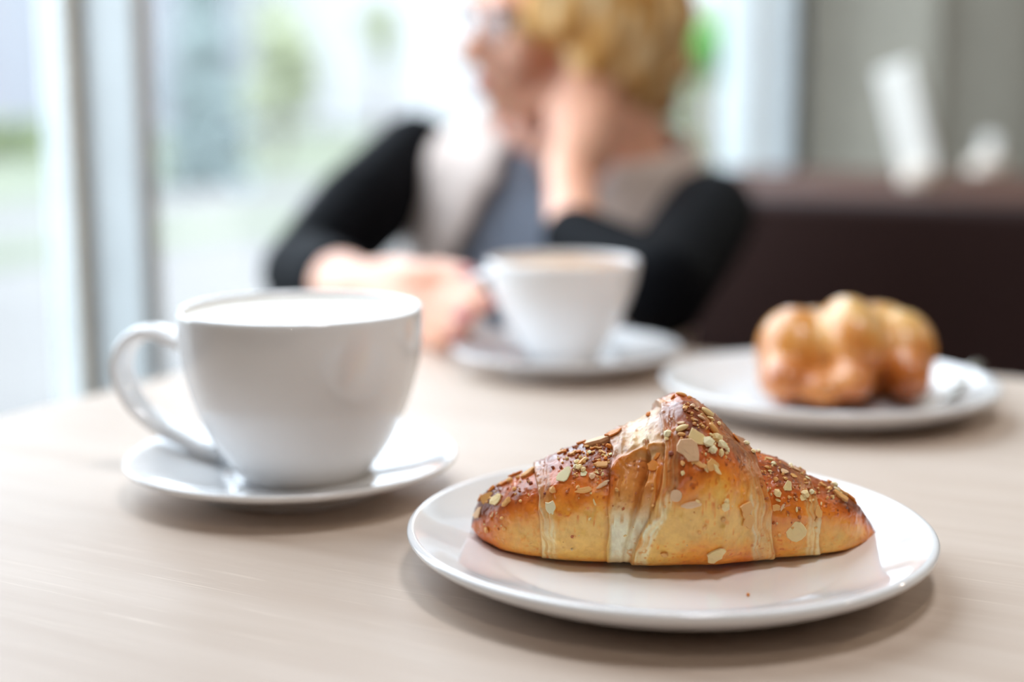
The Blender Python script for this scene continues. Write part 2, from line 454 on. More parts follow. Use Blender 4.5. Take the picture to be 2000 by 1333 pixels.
def saucer(c, rad, label):
    k = rad / 0.0757
    prof = smooth_prof([(0, .0048), (.020 * k, .0048), (.0285 * k, .0050), (.0305 * k, .0066), (.034 * k, .0080), (.048 * k, .0106), (.062 * k, .0138), (.072 * k, .0166),
                        (.0750 * k, .0170), (.0757 * k, .0158), (.0745 * k, .0142), (.066 * k, .0112), (.054 * k, .0076), (.0455 * k, .0040), (.0425 * k, .0008),
                        (.0415 * k, 0), (.0390 * k, 0), (.0380 * k, .0012), (.02 * k, .0016), (0, .0016)])
    return put(tag(lathe('saucer', prof, M_CHINA, None, 128), label, 'saucer'), (*c, TZ))
S1 = (-0.1015, 0.640); S2 = (0.0365, 0.934)
saucer(S1, 0.0757, 'white saucer under the front cup filled with white foam')
saucer(S2, 0.0764, 'white saucer under the far cup held by the woman')

def cup(name, c, outer_prof, wall, fill_z, foam_mat, label, handle, hdir, hw, ht, foam_name):
    t = tag(empty(name, (c[0], c[1], TZ)), label, 'cup')
    top_r, top_z = outer_prof[-1]
    out = [tuple(p) for p in catmull(outer_prof, 6)]
    inner = [(r - wall, z) for r, z in out if z > out[0][1] + 0.008]
    prof = [(0, out[0][1])] + out + [(top_r - wall * .18, top_z + .0012), (top_r - wall * .5, top_z + .0016), (top_r - wall * .85, top_z + .0010)] + inner[::-1] + [(0, inner[0][1])]
    lathe('body', prof, M_CHINA, t, 128)
    ri = np.interp(fill_z, [z for r, z in out], [r for r, z in out]) - wall
    lathe(foam_name, [(0, fill_z + .0006), (ri * .5, fill_z + .0005), (ri * .9, fill_z + .0002), (ri - .0008, fill_z + .0006), (ri + .0006, fill_z + .0016)], foam_mat, t, 96)
    d = Vector((math.cos(hdir), math.sin(hdir), 0)); side = Vector((-d.y, d.x, 0))
    path = catmull([(d.x * r, d.y * r, z) for r, z in handle], 8)
    n = len(path); ends = np.minimum(np.arange(n), np.arange(n)[::-1]) / 8.0
    flare = 1 + 0.35 * np.exp(-ends * 2.2)
    sweep('handle', path, hw * (1 + 0.12 * np.exp(-ends * 2.2)), ht * flare, side, M_CHINA, t, 24)
    return t
zz = lambda z: 0.0062 + (z - 0.0008) * (0.0838 - 0.0062) / 0.083
cup('coffee_cup', (-0.0962, 0.640), [(.0262, .0056), (.0285, .0066), (.0310, zz(.0040)), (.0338, zz(.0085)), (.0380, zz(.0145)), (.0425, zz(.0226)), (.0488, zz(.038)), (.0528, zz(.0533)), (.0549, zz(.0685)), (.0556, zz(.0838))],
    0.0034, zz(.0810), M_FOAM, 'large white coffee cup full of pale milk foam, in front', 
    [(.0515, .0620), (.0643, .0655), (.0760, .0691), (.0860, .0680), (.0942, .0616), (.0978, .0526), (.0966, .0439), (.0899, .0330), (.0782, .0243), (.0656, .0191), (.0531, .0150), (.0400, .0135)],
    R(160), 0.0080, 0.0038, 'milk_foam')

# ------------------------------------------------------------------ value noise for modelling
_rng = np.random.default_rng(7); _tab = _rng.random((64, 64, 64))
def vnoise(x, y, z):
    xi, yi, zi = np.floor(x).astype(int), np.floor(y).astype(int), np.floor(z).astype(int)
    fx, fy, fz = x - xi, y - yi, z - zi
    fx, fy, fz = [q * q * q * (q * (q * 6 - 15) + 10) for q in (fx, fy, fz)]
    g = lambda a, b, c: _tab[(xi + a) % 64, (yi + b) % 64, (zi + c) % 64]
    l = lambda a, b, t: a + (b - a) * t
    return l(l(l(g(0, 0, 0), g(1, 0, 0), fx), l(g(0, 1, 0), g(1, 1, 0), fx), fy), l(l(g(0, 0, 1), g(1, 0, 1), fx), l(g(0, 1, 1), g(1, 1, 1), fx), fy), fz) * 2 - 1
def fbm(x, y, z, o=4):
    s = 0; a = 1; t = 0
    for i in range(o):
        s = s + a * vnoise(x * 2 ** i + 11 * i, y * 2 ** i + 5 * i, z * 2 ** i + 3 * i); t += a; a *= .5
    return s / t
def sstep(a, b, x):
    t = np.clip((x - a) / (b - a), 0, 1); return t * t * (3 - 2 * t)

# ------------------------------------------------------------------ the seeded croissant
def croissant_mesh():
    colx = [921, 925, 940, 960, 1000, 1050, 1090, 1140, 1190, 1230, 1262, 1285, 1325, 1365, 1400, 1430, 1465, 1520, 1560, 1600, 1640, 1665, 1690, 1703, 1708]
    topy = [1022, 1000, 970, 952, 931, 906, 884, 866, 852, 834, 814, 789, 771, 786, 815, 850, 870, 892, 913, 930, 950, 970, 1000, 1025, 1040]
    botx = [921, 928, 945, 985, 1050, 1100, 1160, 1200, 1260, 1330, 1400, 1460, 1520, 1600, 1650, 1690, 1703, 1708]
    boty = [1030, 1045, 1062, 1083, 1096, 1105, 1110, 1114, 1121, 1121, 1115, 1107, 1099, 1091, 1081, 1066, 1054, 1043]
    NS, NT = 620, 300
    u = np.linspace(0, 1, NS); X = 921 + 787 * (0.5 - 0.5 * np.cos(math.pi * u)) * 0.35 + 787 * u * 0.65
    ty = np.interp(X, colx, topy); by = np.interp(X, botx, boty)
    kk = np.hanning(13); kk /= kk.sum()
    sm = lambda q: np.convolve(np.pad(q, 6, mode='edge'), kk, 'valid')
    ty, by = sm(ty), sm(by); ty[0] = by[0] - 4; ty[-1] = by[-1] - 3
    zp = TZ + 0.0066
    xm = 1290
    Wd = np.clip((by - ty) / F * .53 * 1.08, .004, .064)
    sel = (X > 975) & (X < 1680)
    dc = np.array([G(x_, y_, zp + .001).y for x_, y_ in zip(X, by)]) + .44 * Wd
    pf = np.polyfit((X[sel] - xm) / 400, dc[sel], 4)
    Dax = np.polyval(pf, np.clip((X - xm) / 400, -.85, 1.0))      # the axis bows away from the lens at both tips
    V = np.zeros((NS, NT, 3)); QX = np.zeros((NS, NT)); QY = np.zeros((NS, NT)); TT = np.zeros((NS, NT)); AX = np.zeros((NS, 3))
    th = np.linspace(0, 2 * math.pi, NT, endpoint=False)
    for i in range(NS):
        H_px = by[i] - ty[i]
        D = Dax[i]; W = Wd[i]
        top = P(X[i], ty[i], D); bot = P(X[i], by[i], D - 0.42 * W)
        wz = float(sstep(950, 1030, X[i]) * (1 - sstep(1600, 1680, X[i]))); zb = zp + max(0, bot.z - zp) * (1 - wz); zt = top.z
        xx = top.x
        hh = (zt - zb) / 2; zc = (zt + zb) / 2
        cs, sn = np.cos(th), np.sin(th)
        e = np.where(sn < 0, 0.50, 0.92)                      # flattened underneath, domed on top
        y = -np.sign(cs) * np.abs(cs) ** np.where(sn < 0, 0.52, 0.95) * W / 2
        z = zc + hh * np.sign(sn) * np.abs(sn) ** e
        V[i, :, 0] = xx; V[i, :, 1] = D + y; V[i, :, 2] = z
        AX[i] = (xx, D, zc)
        front = V[i].copy(); front[:, 1] = D - np.abs(y)
        QX[i], QY[i] = projn(front); TT[i] = (z - zb) / max(1e-5, zt - zb)
    N = V - AX[:, None, :]; N[..., 0] *= .3
    # true normals by finite differences
    du = np.gradient(V, axis=0); dv = (np.roll(V, -1, 1) - np.roll(V, 1, 1)); Nn = np.cross(dv, du)
    Nn /= np.linalg.norm(Nn, axis=2, keepdims=True) + 1e-12
    Nn *= np.sign((Nn * N).sum(2, keepdims=True) + 1e-12)
    x3, y3, z3 = V[..., 0] * 1000, V[..., 1] * 1000, V[..., 2] * 1000      # mm
    d = np.zeros((NS, NT)); pale = np.zeros((NS, NT)); brown = np.zeros((NS, NT)); line = np.zeros((NS, NT))
    endf = sstep(0, 0.03, u)[:, None] * sstep(0, 0.03, 1 - u)[:, None]
    lowf = fbm(x3 / 16, y3 / 16, z3 / 16, 3); midf = fbm(x3 / 5, y3 / 5, z3 / 5, 3); fin = fbm(x3 / 1.5, y3 / 1.5, z3 / 1.5, 3)
    d += 0.0009 * lowf + 0.00048 * midf + 0.00014 * fin
    wob = 4 * fbm(x3 / 9 + 40, y3 / 9, z3 / 9, 2)
    seams = [  # (y, x) curve, tip side, step, reach, band, pale strength
        ([(880, 1034), (905, 1040), (950, 1049), (1000, 1054), (1096, 1060)], -1, .0016, 60, 32, .65),
        ([(840, 1190), (900, 1197), (950, 1193), (1000, 1188), (1112, 1186)], -1, .0020, 70, 4, .2),
        ([(760, 1284), (800, 1291), (880, 1299), (950, 1292), (1000, 1276), (1060, 1246), (1120, 1228)], -1, .0022, 34, 34, .75),
        ([(800, 1402), (845, 1436), (870, 1462), (900, 1480), (950, 1497), (1000, 1507), (1098, 1514)], 1, .0026, 62, 50, .7),
        ([(890, 1556), (915, 1574), (940, 1588), (970, 1598), (1020, 1606), (1091, 1602)], 1, .0017, 60, 30, .7),
    ]
    def cx(curve): return np.interp(QY, [c[0] for c in curve], [c[1] for c in curve])
    for curve, sg, step, reach, band, ps in seams:
        dl = (QX + wob - cx(curve)) * sg                     # > 0 on the tip side
        d -= step * sstep(-1.5, 3.5, dl) * np.exp(-np.clip(dl, 0, None) / reach)
        d += 0.0004 * np.exp(-(dl + 4) ** 2 / 40)
        inb = sstep(-band, -band * .75, dl) * (1 - sstep(-1.0, 2.0, dl))
        wv_ = fbm(x3 / 16 + 9, y3 / 16, z3 / 9, 2)
        st = 1.5 * fbm(dl / 4.2 + 5 * wv_ + 40, z3 / 26 + 7, y3 / 26, 3) + .5 * np.sin(dl / 7 + 5 * wv_)
        d += inb * (0.00016 * st + 0.00018 * fbm(x3 / 4, y3 / 4 + 60, z3 / 9, 2))
        pale = np.maximum(pale, inb * np.clip(ps - .2 + 0.40 * st, 0, 1))
        line = np.maximum(line, inb * np.clip(-st - 0.30, 0, 1) * .55)
        line = np.maximum(line, np.exp(-(dl - 3) ** 2 / 14) * (0.35 + .5 * sstep(-.2, .4, lowf)))
    fr = (1 - np.clip(TT, 0, 1) ** 4) * sstep(.02, .3, TT)
    for x0, x1, am in [(930, 1048, .0008), (1058, 1190, .0016), (1296, 1480, .0022), (1512, 1602, .0013), (1606, 1700, .0006)]:
        d += am * fr * np.sin(math.pi * np.clip((QX - x0) / (x1 - x0), 0, 1)) ** .8
    # open tear left of the middle: pale inner dough, a deep crease and a browned flap edge
    wx = lambda pts: np.interp(QY, [p[1] for p in pts], [p[0] for p in pts])
    Lb = wx([(1268, 845), (1240, 868), (1205, 905), (1196, 950), (1190, 1000), (1188, 1112)])
    Rb = wx([(1286, 845), (1296, 880), (1292, 950), (1276, 1000), (1246, 1060), (1228, 1112)])
    inr = sstep(-4, 6, QX - Lb) * (1 - sstep(-6, 4, QX - Rb)) * sstep(860, 885, QY)
    d -= inr * 0.0012
    G1 = wx([(1262, 860), (1257, 890), (1252, 930), (1244, 970), (1236, 1010), (1226, 1050), (1216, 1112)])
    gw = np.interp(QY, [860, 900, 1000, 1030, 1112], [3, 7, 6, 4, 3])
    gd = np.interp(QY, [850, 880, 930, 1000, 1040, 1112], [0, .0030, .0036, .0028, .0012, .0008])
    cre = np.exp(-((QX + wob * .4 - G1) / gw) ** 2); d -= gd * cre
    line = np.maximum(line, cre * np.interp(QY, [850, 890, 1000, 1060], [0, .9, .8, .15]))
    pale = np.maximum(pale, inr * np.interp(QY, [880, 930, 985, 1020, 1080, 1115], [.40, .30, .45, .90, 1.0, .8]))
    # small fold right of the crease and the arching rim above it
    arch = wx([(1286, 862), (1262, 873), (1240, 882), (1222, 893), (1208, 908), (1199, 925)])
    aw = np.exp(-(((QX - arch) * .62) / 7) ** 2) * sstep(858, 868, QY) * (1 - sstep(915, 930, QY))
    d += 0.0019 * aw
    flake = np.exp(-((QX - wx([(1283, 905), (1277, 935), (1279, 960), (1270, 1000)])) / 5) ** 2) * sstep(896, 912, QY) * (1 - sstep(985, 1015, QY))
    d += 0.0012 * flake
    for fx, fy, fl, fs in [(1214, 945, 34, .0007), (1238, 1062, 40, .0006), (1206, 1060, 50, .0005), (1213, 862, 24, .0006), (1238, 855, 20, .0006), (1266, 835, 20, .0005)]:
        d += fs * np.exp(-((QX - fx - .15 * (QY - fy) * (-1 if fy < 1000 else 1) - wob * .6) / 5) ** 2) * np.exp(-((QY - fy) / fl) ** 2)
    cen_sheen = sstep(1180, 1200, QX) * (1 - sstep(1290, 1310, QX)) * (1 - sstep(880, 910, QY))
    pale = np.maximum(pale, cen_sheen * np.clip(.85 + .4 * midf, 0, 1))  # upper middle paled: the sheen there is put into the colour
    # colour of the crust, with sheen painted in above the tear
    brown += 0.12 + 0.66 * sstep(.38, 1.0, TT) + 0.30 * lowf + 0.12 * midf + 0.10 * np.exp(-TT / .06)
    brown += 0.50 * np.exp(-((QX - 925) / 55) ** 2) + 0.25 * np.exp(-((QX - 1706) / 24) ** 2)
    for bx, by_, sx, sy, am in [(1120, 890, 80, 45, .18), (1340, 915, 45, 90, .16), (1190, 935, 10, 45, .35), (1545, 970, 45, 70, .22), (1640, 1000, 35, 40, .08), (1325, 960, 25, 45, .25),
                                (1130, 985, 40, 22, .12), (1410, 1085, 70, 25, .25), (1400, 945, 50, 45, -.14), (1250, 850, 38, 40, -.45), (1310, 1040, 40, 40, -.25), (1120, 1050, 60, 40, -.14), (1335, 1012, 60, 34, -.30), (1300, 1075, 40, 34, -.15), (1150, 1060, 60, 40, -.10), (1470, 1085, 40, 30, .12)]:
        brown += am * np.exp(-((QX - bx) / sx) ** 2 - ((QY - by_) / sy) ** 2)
    spots = vnoise(x3 / 1.1, y3 / 1.1, z3 / 1.1); spots = sstep(.52, .72, spots) * sstep(-.1, .35, fbm(x3 / 12 + 70, y3 / 12, z3 / 12, 2) + .15)
    brown += 0.30 * spots
    bl = vnoise(x3 / 1.6 + 31, y3 / 1.6, z3 / 1.6); blis = sstep(.55, .85, bl); d += 0.00035 * blis
    brown += .12 * sstep(0.2, .6, fin)
    brown = np.clip(brown, 0, 1); pale = np.clip(pale * (1 - 0.25 * sstep(.5, 1, spots)), 0, 1)
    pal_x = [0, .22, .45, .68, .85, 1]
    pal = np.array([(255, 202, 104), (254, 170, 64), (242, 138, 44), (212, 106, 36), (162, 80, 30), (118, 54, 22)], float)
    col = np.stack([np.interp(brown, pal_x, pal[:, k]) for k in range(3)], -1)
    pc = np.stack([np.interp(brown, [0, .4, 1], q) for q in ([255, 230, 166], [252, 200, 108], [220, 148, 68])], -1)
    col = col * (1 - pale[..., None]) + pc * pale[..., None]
    ora = np.clip(aw + flake, 0, 1)[..., None]; col = col * (1 - .75 * ora) + np.array([226, 136, 40.]) * .75 * ora
    lc = np.array([176, 104, 40.]); ln = np.clip(line, 0, 1)[..., None] * .62; col = col * (1 - ln) + lc * ln
    col = np.clip(col, 0, 255) / 255; col = np.where(col <= .04045, col / 12.92, ((col + .055) / 1.055) ** 2.4)
    d = d * (0.25 + 0.75 * sstep(.02, .16, TT)) + np.where(d > 0, 0, 0)
    V = V + Nn * (d * endf)[..., None]
    V[..., 2] = np.maximum(V[..., 2], zp)
    me = bpy.data.meshes.new('dough')
    nv = NS * NT; idx = np.arange(nv).reshape(NS, NT)
    a = idx[:-1]; b = idx[1:]; quads = np.stack([a, np.roll(a, -1, 1), np.roll(b, -1, 1), b], -1).reshape(-1, 4)
    verts = np.concatenate([V.reshape(-1, 3), [V[0].mean(0), V[-1].mean(0)]])
    tris = [(nv, int(idx[0, (j + 1) % NT]), int(idx[0, j])) for j in range(NT)] + [(nv + 1, int(idx[-1, j]), int(idx[-1, (j + 1) % NT])) for j in range(NT)]
    org = np.array([CR[0], CR[1], zp])
    me.from_pydata((verts - org).tolist(), [], quads.tolist() + tris); me.update()
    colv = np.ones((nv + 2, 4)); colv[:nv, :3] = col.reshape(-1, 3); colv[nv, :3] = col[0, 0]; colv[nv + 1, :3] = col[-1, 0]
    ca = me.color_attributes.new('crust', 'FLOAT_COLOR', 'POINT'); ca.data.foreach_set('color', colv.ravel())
    return me, org

def crust_mat():
    m = Mat('baked_crust').set(rough=0.36, spec=0.5, coat=0.35, coatr=0.22, sss=0.12, ssss=0.004)
    m.b.inputs['Subsurface Radius'].default_value = (1.0, 0.5, 0.2)
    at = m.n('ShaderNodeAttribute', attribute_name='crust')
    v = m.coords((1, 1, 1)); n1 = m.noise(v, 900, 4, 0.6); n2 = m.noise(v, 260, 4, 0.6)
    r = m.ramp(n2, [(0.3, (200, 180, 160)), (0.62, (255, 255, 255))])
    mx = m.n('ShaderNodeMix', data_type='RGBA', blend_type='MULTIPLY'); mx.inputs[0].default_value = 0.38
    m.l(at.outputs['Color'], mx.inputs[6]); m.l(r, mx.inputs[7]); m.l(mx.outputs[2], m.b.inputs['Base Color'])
    b1 = m.n('ShaderNodeBump'); b1.inputs['Strength'].default_value = 0.35; b1.inputs['Distance'].default_value = 0.0006
    m.l(n2, b1.inputs['Height'])
    b2 = m.n('ShaderNodeBump'); b2.inputs['Strength'].default_value = 0.3; b2.inputs['Distance'].default_value = 0.0002
    m.l(n1, b2.inputs['Height']); m.l(b1.outputs['Normal'], b2.inputs['Normal']); m.l(b2.outputs['Normal'], m.b.inputs['Normal'])
    m.l(b2.outputs['Normal'], m.b.inputs['Coat Normal'])
    return m.m
M_CRUST = crust_mat()
cr_me, cr_org = croissant_mesh()
cro = tag(empty('croissant', cr_org), 'golden croissant with chopped almonds, on the front plate', 'croissant')
link_mesh('dough', cr_me, M_CRUST, cro)
cr_me.validate()
bm = bmesh.new(); bm.from_mesh(cr_me); bmesh.ops.recalc_face_normals(bm, faces=bm.faces); bm.to_mesh(cr_me); bm.free()
cr_me.polygons.foreach_set('use_smooth', [True] * len(cr_me.polygons))
bvh = BVHTree.FromPolygons([v.co + Vector(cr_org) for v in cr_me.vertices], [tuple(p.vertices) for p in cr_me.polygons])

NUT = {k: simple('nut_' + k, c, 0.5, 0.10, 260, sss=0.1, ssss=0.002) for k, c in
       dict(cream=(255, 214, 154), pink=(232, 192, 150), tan=(236, 176, 104), orange=(222, 136, 48), toast=(176, 100, 50), white=(255, 230, 186), skin=(140, 70, 44)).items()}
def nut_mesh(kind, rg):
    """unit-sized (length 1 along x) piece: sliced-almond flake, sliver, chunk or seed"""
    bm = bmesh.new()
    if kind in ('flake', 'disc', 'sliver', 'bar'):
        asp = dict(flake=.78, disc=.95, sliver=.30, bar=.42)[kind]; n = 12; th = dict(flake=.12, disc=.13, sliver=.18, bar=.26)[kind]
        ang = [2 * math.pi * i / n for i in range(n)]; q = 0.6 if kind == 'bar' else 0.9
        rad = [1 + (rg.uniform(-.24, .20) if kind != 'disc' else rg.uniform(-.05, .05)) for _ in range(n)]
        f = lambda c: math.copysign(abs(c) ** q, c)
        xy = [(.5 * f(math.cos(a)) * r, .5 * asp * f(math.sin(a)) * r) for a, r in zip(ang, rad)]
        if kind == 'flake': xy = [(x, y * (1 - .5 * x)) for x, y in xy]
        bend = rg.uniform(-.10, .22)
        zz_ = lambda x, y: bend * (x * x) * 1.2
        rings = []
        for s_, h in ((.90, -th / 2), (1.0, 0), (.93, th / 2), (.55, th * .55)):
            rings.append([bm.verts.new((x * s_, y * s_, h + zz_(x, y))) for x, y in xy])
        for a_, b_ in zip(rings[:-1], rings[1:]):
            for i in range(n): bm.faces.new((a_[i], a_[(i + 1) % n], b_[(i + 1) % n], b_[i]))
        bm.faces.new(rings[0][::-1]); bm.faces.new(rings[-1])
    elif kind == 'seed':
        bmesh.ops.create_icosphere(bm, subdivisions=2, radius=.5)
        for v in bm.verts: v.co.y *= .46 * (1 - .25 * v.co.x); v.co.z *= .36
    else:
        bmesh.ops.create_icosphere(bm, subdivisions=1, radius=.5)
        for v in bm.verts: v.co *= rg.uniform(.7, 1.15)
        for v in bm.verts: v.co.z *= .7
    bmesh.ops.recalc_face_normals(bm, faces=bm.faces)
    me = bpy.data.meshes.new('nut_piece'); bm.to_mesh(me); bm.free()
    me.polygons.foreach_set('use_smooth', [kind in ('seed',)] * len(me.polygons)); return me
def hit(px, py):
    d = ray(px, py).normalized()
    loc, nor, _, dist = bvh.ray_cast(Vector((0, 0, CZ)), d)
    return loc, nor
NAMES = dict(flake='almond_flake', disc='almond_flake', sliver='almond_sliver', bar='almond_stick', seed='seed', lump='nut_chunk')
def nut(px, py, size, kind, col, ang, tilt=0.12, lift=0.35, name=None):
    loc, nor = hit(px, py)
    if loc is None: return
    rg = random.Random(int(px * 131 + py * 17))
    me = nut_mesh(kind, rg); me.materials.append(NUT[col])
    if nor.dot(ray(px, py)) > 0: nor = -nor
    right = Vector((1, 0, 0)); upv = Vector((0, sth, cth))
    ax = right * math.cos(R(ang)) + upv * math.sin(R(ang)); ax -= nor * ax.dot(nor); ax.normalize()
    ay = nor.cross(ax)
    rot = Matrix((ax, ay, nor)).transposed().to_4x4()
    tl = Matrix.Rotation(rg.uniform(-tilt, tilt), 4, 'X') @ Matrix.Rotation(rg.uniform(-tilt, tilt), 4, 'Y')
    s = size / F * ((loc - Vector((0, 0, CZ))).length)
    o = bpy.data.objects.new(name or NAMES[kind], me); C.objects.link(o); o.parent = cro
    hgt = dict(flake=.13, disc=.13, sliver=.18, bar=.2, seed=.3, lump=.5)[kind]
    o.matrix_local = Matrix.Translation(loc - Vector(cr_org) + nor * (s * hgt * lift + 0.00015)) @ rot @ tl @ Matrix.Scale(s, 4)
    return o
NUTS = [
 # the middle roll
 (1345, 880, 50, 'flake', 'pink', -52), (1361, 858, 42, 'flake', 'cream', -8), (1381, 866, 26, 'lump', 'white', 0), (1398, 857, 24, 'lump', 'cream', 20), (1408, 872, 26, 'lump', 'white', 40),
 (1390, 880, 20, 'lump', 'white', 10), (1407, 886, 18, 'lump', 'cream', 70), (1418, 880, 14, 'lump', 'white', 20), (1333, 838, 28, 'seed', 'cream', 5), (1332, 850, 18, 'seed', 'tan', -25), (1391, 841, 34, 'seed', 'tan', -14), (1379, 808, 32, 'seed', 'cream', 2), (1369, 818, 18, 'seed', 'pink', -45), (1387, 819, 20, 'sliver', 'cream', -75),
 (1331, 828, 18, 'sliver', 'pink', -20), (1305, 850, 20, 'lump', 'white', 0), (1302, 859, 10, 'lump', 'cream', 0), (1364, 906, 34, 'sliver', 'tan', -40), (1390, 909, 32, 'flake', 'tan', 8), (1399, 918, 26, 'sliver', 'cream', -62), (1378, 915, 20, 'sliver', 'cream', -70),
 (1333, 905, 13, 'lump', 'tan', 0), (1334, 925, 11, 'lump', 'cream', 0), (1320, 968, 25, 'disc', 'pink', 80), (1350, 986, 40, 'sliver', 'pink', 12), (1362, 981, 14, 'lump', 'cream', 0), (1414, 990, 20, 'lump', 'cream', 40), (1418, 980, 14, 'lump', 'cream', 0), (1456, 996, 38, 'flake', 'tan', -75), (1462, 1018, 30, 'flake', 'tan', 85),
 (1398, 1082, 42, 'flake', 'cream', 60), (1283, 893, 17, 'bar', 'orange', 65), (1277, 910, 26, 'flake', 'orange', -20), (1267, 812, 13, 'lump', 'orange', 90), (1352, 796, 14, 'lump', 'pink', 0), (1338, 800, 12, 'lump', 'tan', 0), (1347, 807, 12, 'seed', 'toast', 20), (1360, 802, 12, 'seed', 'pink', -30), (1330, 774, 24, 'seed', 'tan', 4), (1316, 777, 14, 'seed', 'orange', 25), (1345, 779, 12, 'lump', 'tan', 0),
 (1375, 829, 11, 'lump', 'toast', 0), (1358, 822, 11, 'seed', 'pink', -20), (1403, 829, 12, 'lump', 'cream', 0), (1357, 832, 10, 'seed', 'toast', 0), (1312, 887, 12, 'lump', 'skin', 0), (1387, 851, 12, 'lump', 'cream', 0), (1376, 1030, 12, 'lump', 'tan', 0), (1297, 1082, 16, 'lump', 'tan', 0),
 # the left rolls
 (1103, 929, 34, 'flake', 'white', 75), (1141, 959, 38, 'sliver', 'tan', 8), (1177, 948, 28, 'sliver', 'pink', 32), (1128, 905, 15, 'lump', 'cream', 0), (1138, 903, 22, 'bar', 'tan', 75), (1133, 915, 15, 'lump', 'cream', 0), (1126, 913, 13, 'lump', 'white', 0), (1140, 919, 13, 'lump', 'cream', 0), (1175, 910, 29, 'bar', 'tan', -3), (1189, 876, 19, 'lump', 'orange', 0), (1172, 866, 62, 'sliver', 'pink', 7),
 (1199, 848, 34, 'flake', 'orange', 18), (1182, 855, 30, 'sliver', 'toast', 25), (1150, 868, 22, 'sliver', 'orange', 8), (1136, 867, 18, 'bar', 'orange', 20), (1112, 873, 28, 'sliver', 'tan', 16), (1155, 858, 10, 'lump', 'toast', 0), (1170, 922, 14, 'flake', 'cream', 40), (1141, 926, 15, 'flake', 'white', -30), (1157, 931, 17, 'lump', 'pink', 0), (1194, 889, 10, 'lump', 'white', 0), (1152, 886, 11, 'lump', 'white', 0),
 (1178, 885, 13, 'bar', 'tan', -60), (1169, 877, 17, 'sliver', 'tan', -20), (1160, 877, 14, 'bar', 'orange', 10), (1167, 896, 14, 'bar', 'toast', 50), (1183, 897, 9, 'lump', 'orange', 0), (1103, 885, 12, 'lump', 'orange', 30), (1120, 887, 16, 'bar', 'tan', 30), (1131, 885, 12, 'lump', 'orange', 0), (1095, 885, 15, 'bar', 'tan', 10), (1144, 899, 10, 'lump', 'cream', 0), (1146, 875, 11, 'lump', 'tan', 0),
 (1075, 993, 29, 'flake', 'white', -82), (1081, 958, 16, 'lump', 'tan', 0), (1161, 982, 14, 'sliver', 'cream', -70), (1129, 953, 10, 'lump', 'tan', 0), (1108, 962, 8, 'lump', 'toast', 0), (1065, 965, 8, 'lump', 'skin', 0), (1037, 945, 9, 'lump', 'skin', 0), (1096, 914, 9, 'lump', 'skin', 0), (1080, 914, 8, 'lump', 'skin', 0),
 # the left tip
 (971, 976, 32, 'flake', 'cream', 30), (951, 973, 28, 'flake', 'tan', 40), (990, 983, 24, 'bar', 'tan', 42), (939, 974, 14, 'bar', 'orange', 70), (934, 1003, 28, 'flake', 'pink', 85), (952, 1035, 15, 'lump', 'tan', 80), (961, 956, 16, 'bar', 'orange', 40), (975, 948, 16, 'sliver', 'tan', 35), (984, 946, 18, 'bar', 'orange', 35), (997, 940, 15, 'lump', 'tan', 0), (1012, 926, 22, 'sliver', 'orange', 38), (1027, 919, 22, 'sliver', 'orange', 25), (1034, 927, 32, 'bar', 'tan', 58),
 (1001, 930, 14, 'bar', 'orange', 10), (963, 1006, 11, 'seed', 'pink', 70), (971, 1003, 8, 'seed', 'pink', 30), (968, 1028, 8, 'seed', 'tan', 20), (931, 985, 12, 'bar', 'orange', 70), (986, 1033, 9, 'lump', 'tan', 0), (1017, 980, 8, 'lump', 'tan', 0),
 # the right rolls
 (1436, 856, 24, 'flake', 'orange', -50), (1457, 868, 14, 'lump', 'white', 0), (1466, 866, 16, 'bar', 'orange', -20), (1470, 884, 14, 'lump', 'cream', 0), (1480, 884, 13, 'lump', 'white', 0), (1507, 884, 66, 'sliver', 'pink', -25), (1490, 874, 30, 'sliver', 'orange', -22), (1502, 899, 16, 'bar', 'cream', -5), (1510, 908, 13, 'lump', 'white', 0), (1499, 915, 15, 'seed', 'tan', 5), (1503, 922, 12, 'seed', 'cream', 20),
 (1538, 950, 24, 'flake', 'cream', 70), (1517, 965, 20, 'lump', 'cream', 0), (1519, 978, 12, 'seed', 'cream', -20), (1516, 992, 17, 'flake', 'tan', 0), (1527, 991, 18, 'sliver', 'pink', 60), (1570, 967, 20, 'lump', 'cream', 0), (1584, 962, 11, 'lump', 'white', 0), (1568, 974, 14, 'flake', 'cream', 0), (1554, 1038, 40, 'disc', 'cream', 35), (1571, 1034, 26, 'sliver', 'tan', 55), (1555, 996, 11, 'seed', 'cream', 80), (1597, 1000, 22, 'flake', 'tan', 85), (1594, 1014, 12, 'sliver', 'tan', 50), (1603, 985, 9, 'seed', 'cream', 70),
 (1531, 922, 17, 'flake', 'pink', 20), (1552, 917, 22, 'flake', 'pink', -25), (1543, 911, 12, 'lump', 'white', 0), (1550, 931, 14, 'flake', 'tan', 0), (1539, 1001, 10, 'sliver', 'toast', -40), (1560, 1010, 10, 'lump', 'toast', 0), (1533, 937, 10, 'lump', 'tan', 0), (1540, 972, 8, 'lump', 'tan', 0), (1515, 938, 12, 'lump', 'tan', 0), (1577, 935, 12, 'sliver', 'white', -60),
 # the right tip
 (1594, 927, 30, 'flake', 'orange', -25), (1612, 939, 18, 'lump', 'cream', 0), (1606, 949, 18, 'sliver', 'tan', -40), (1629, 950, 18, 'lump', 'white', 0), (1622, 944, 16, 'bar', 'orange', -30), (1641, 971, 36, 'sliver', 'tan', -50), (1644, 962, 22, 'sliver', 'tan', -20), (1654, 964, 16, 'lump', 'tan', 0), (1660, 973, 24, 'sliver', 'orange', -35), (1634, 958, 15, 'seed', 'white', -50), (1619, 957, 12, 'lump', 'tan', 0), (1668, 980, 14, 'bar', 'orange', -40),
]
for a in NUTS: nut(*a)

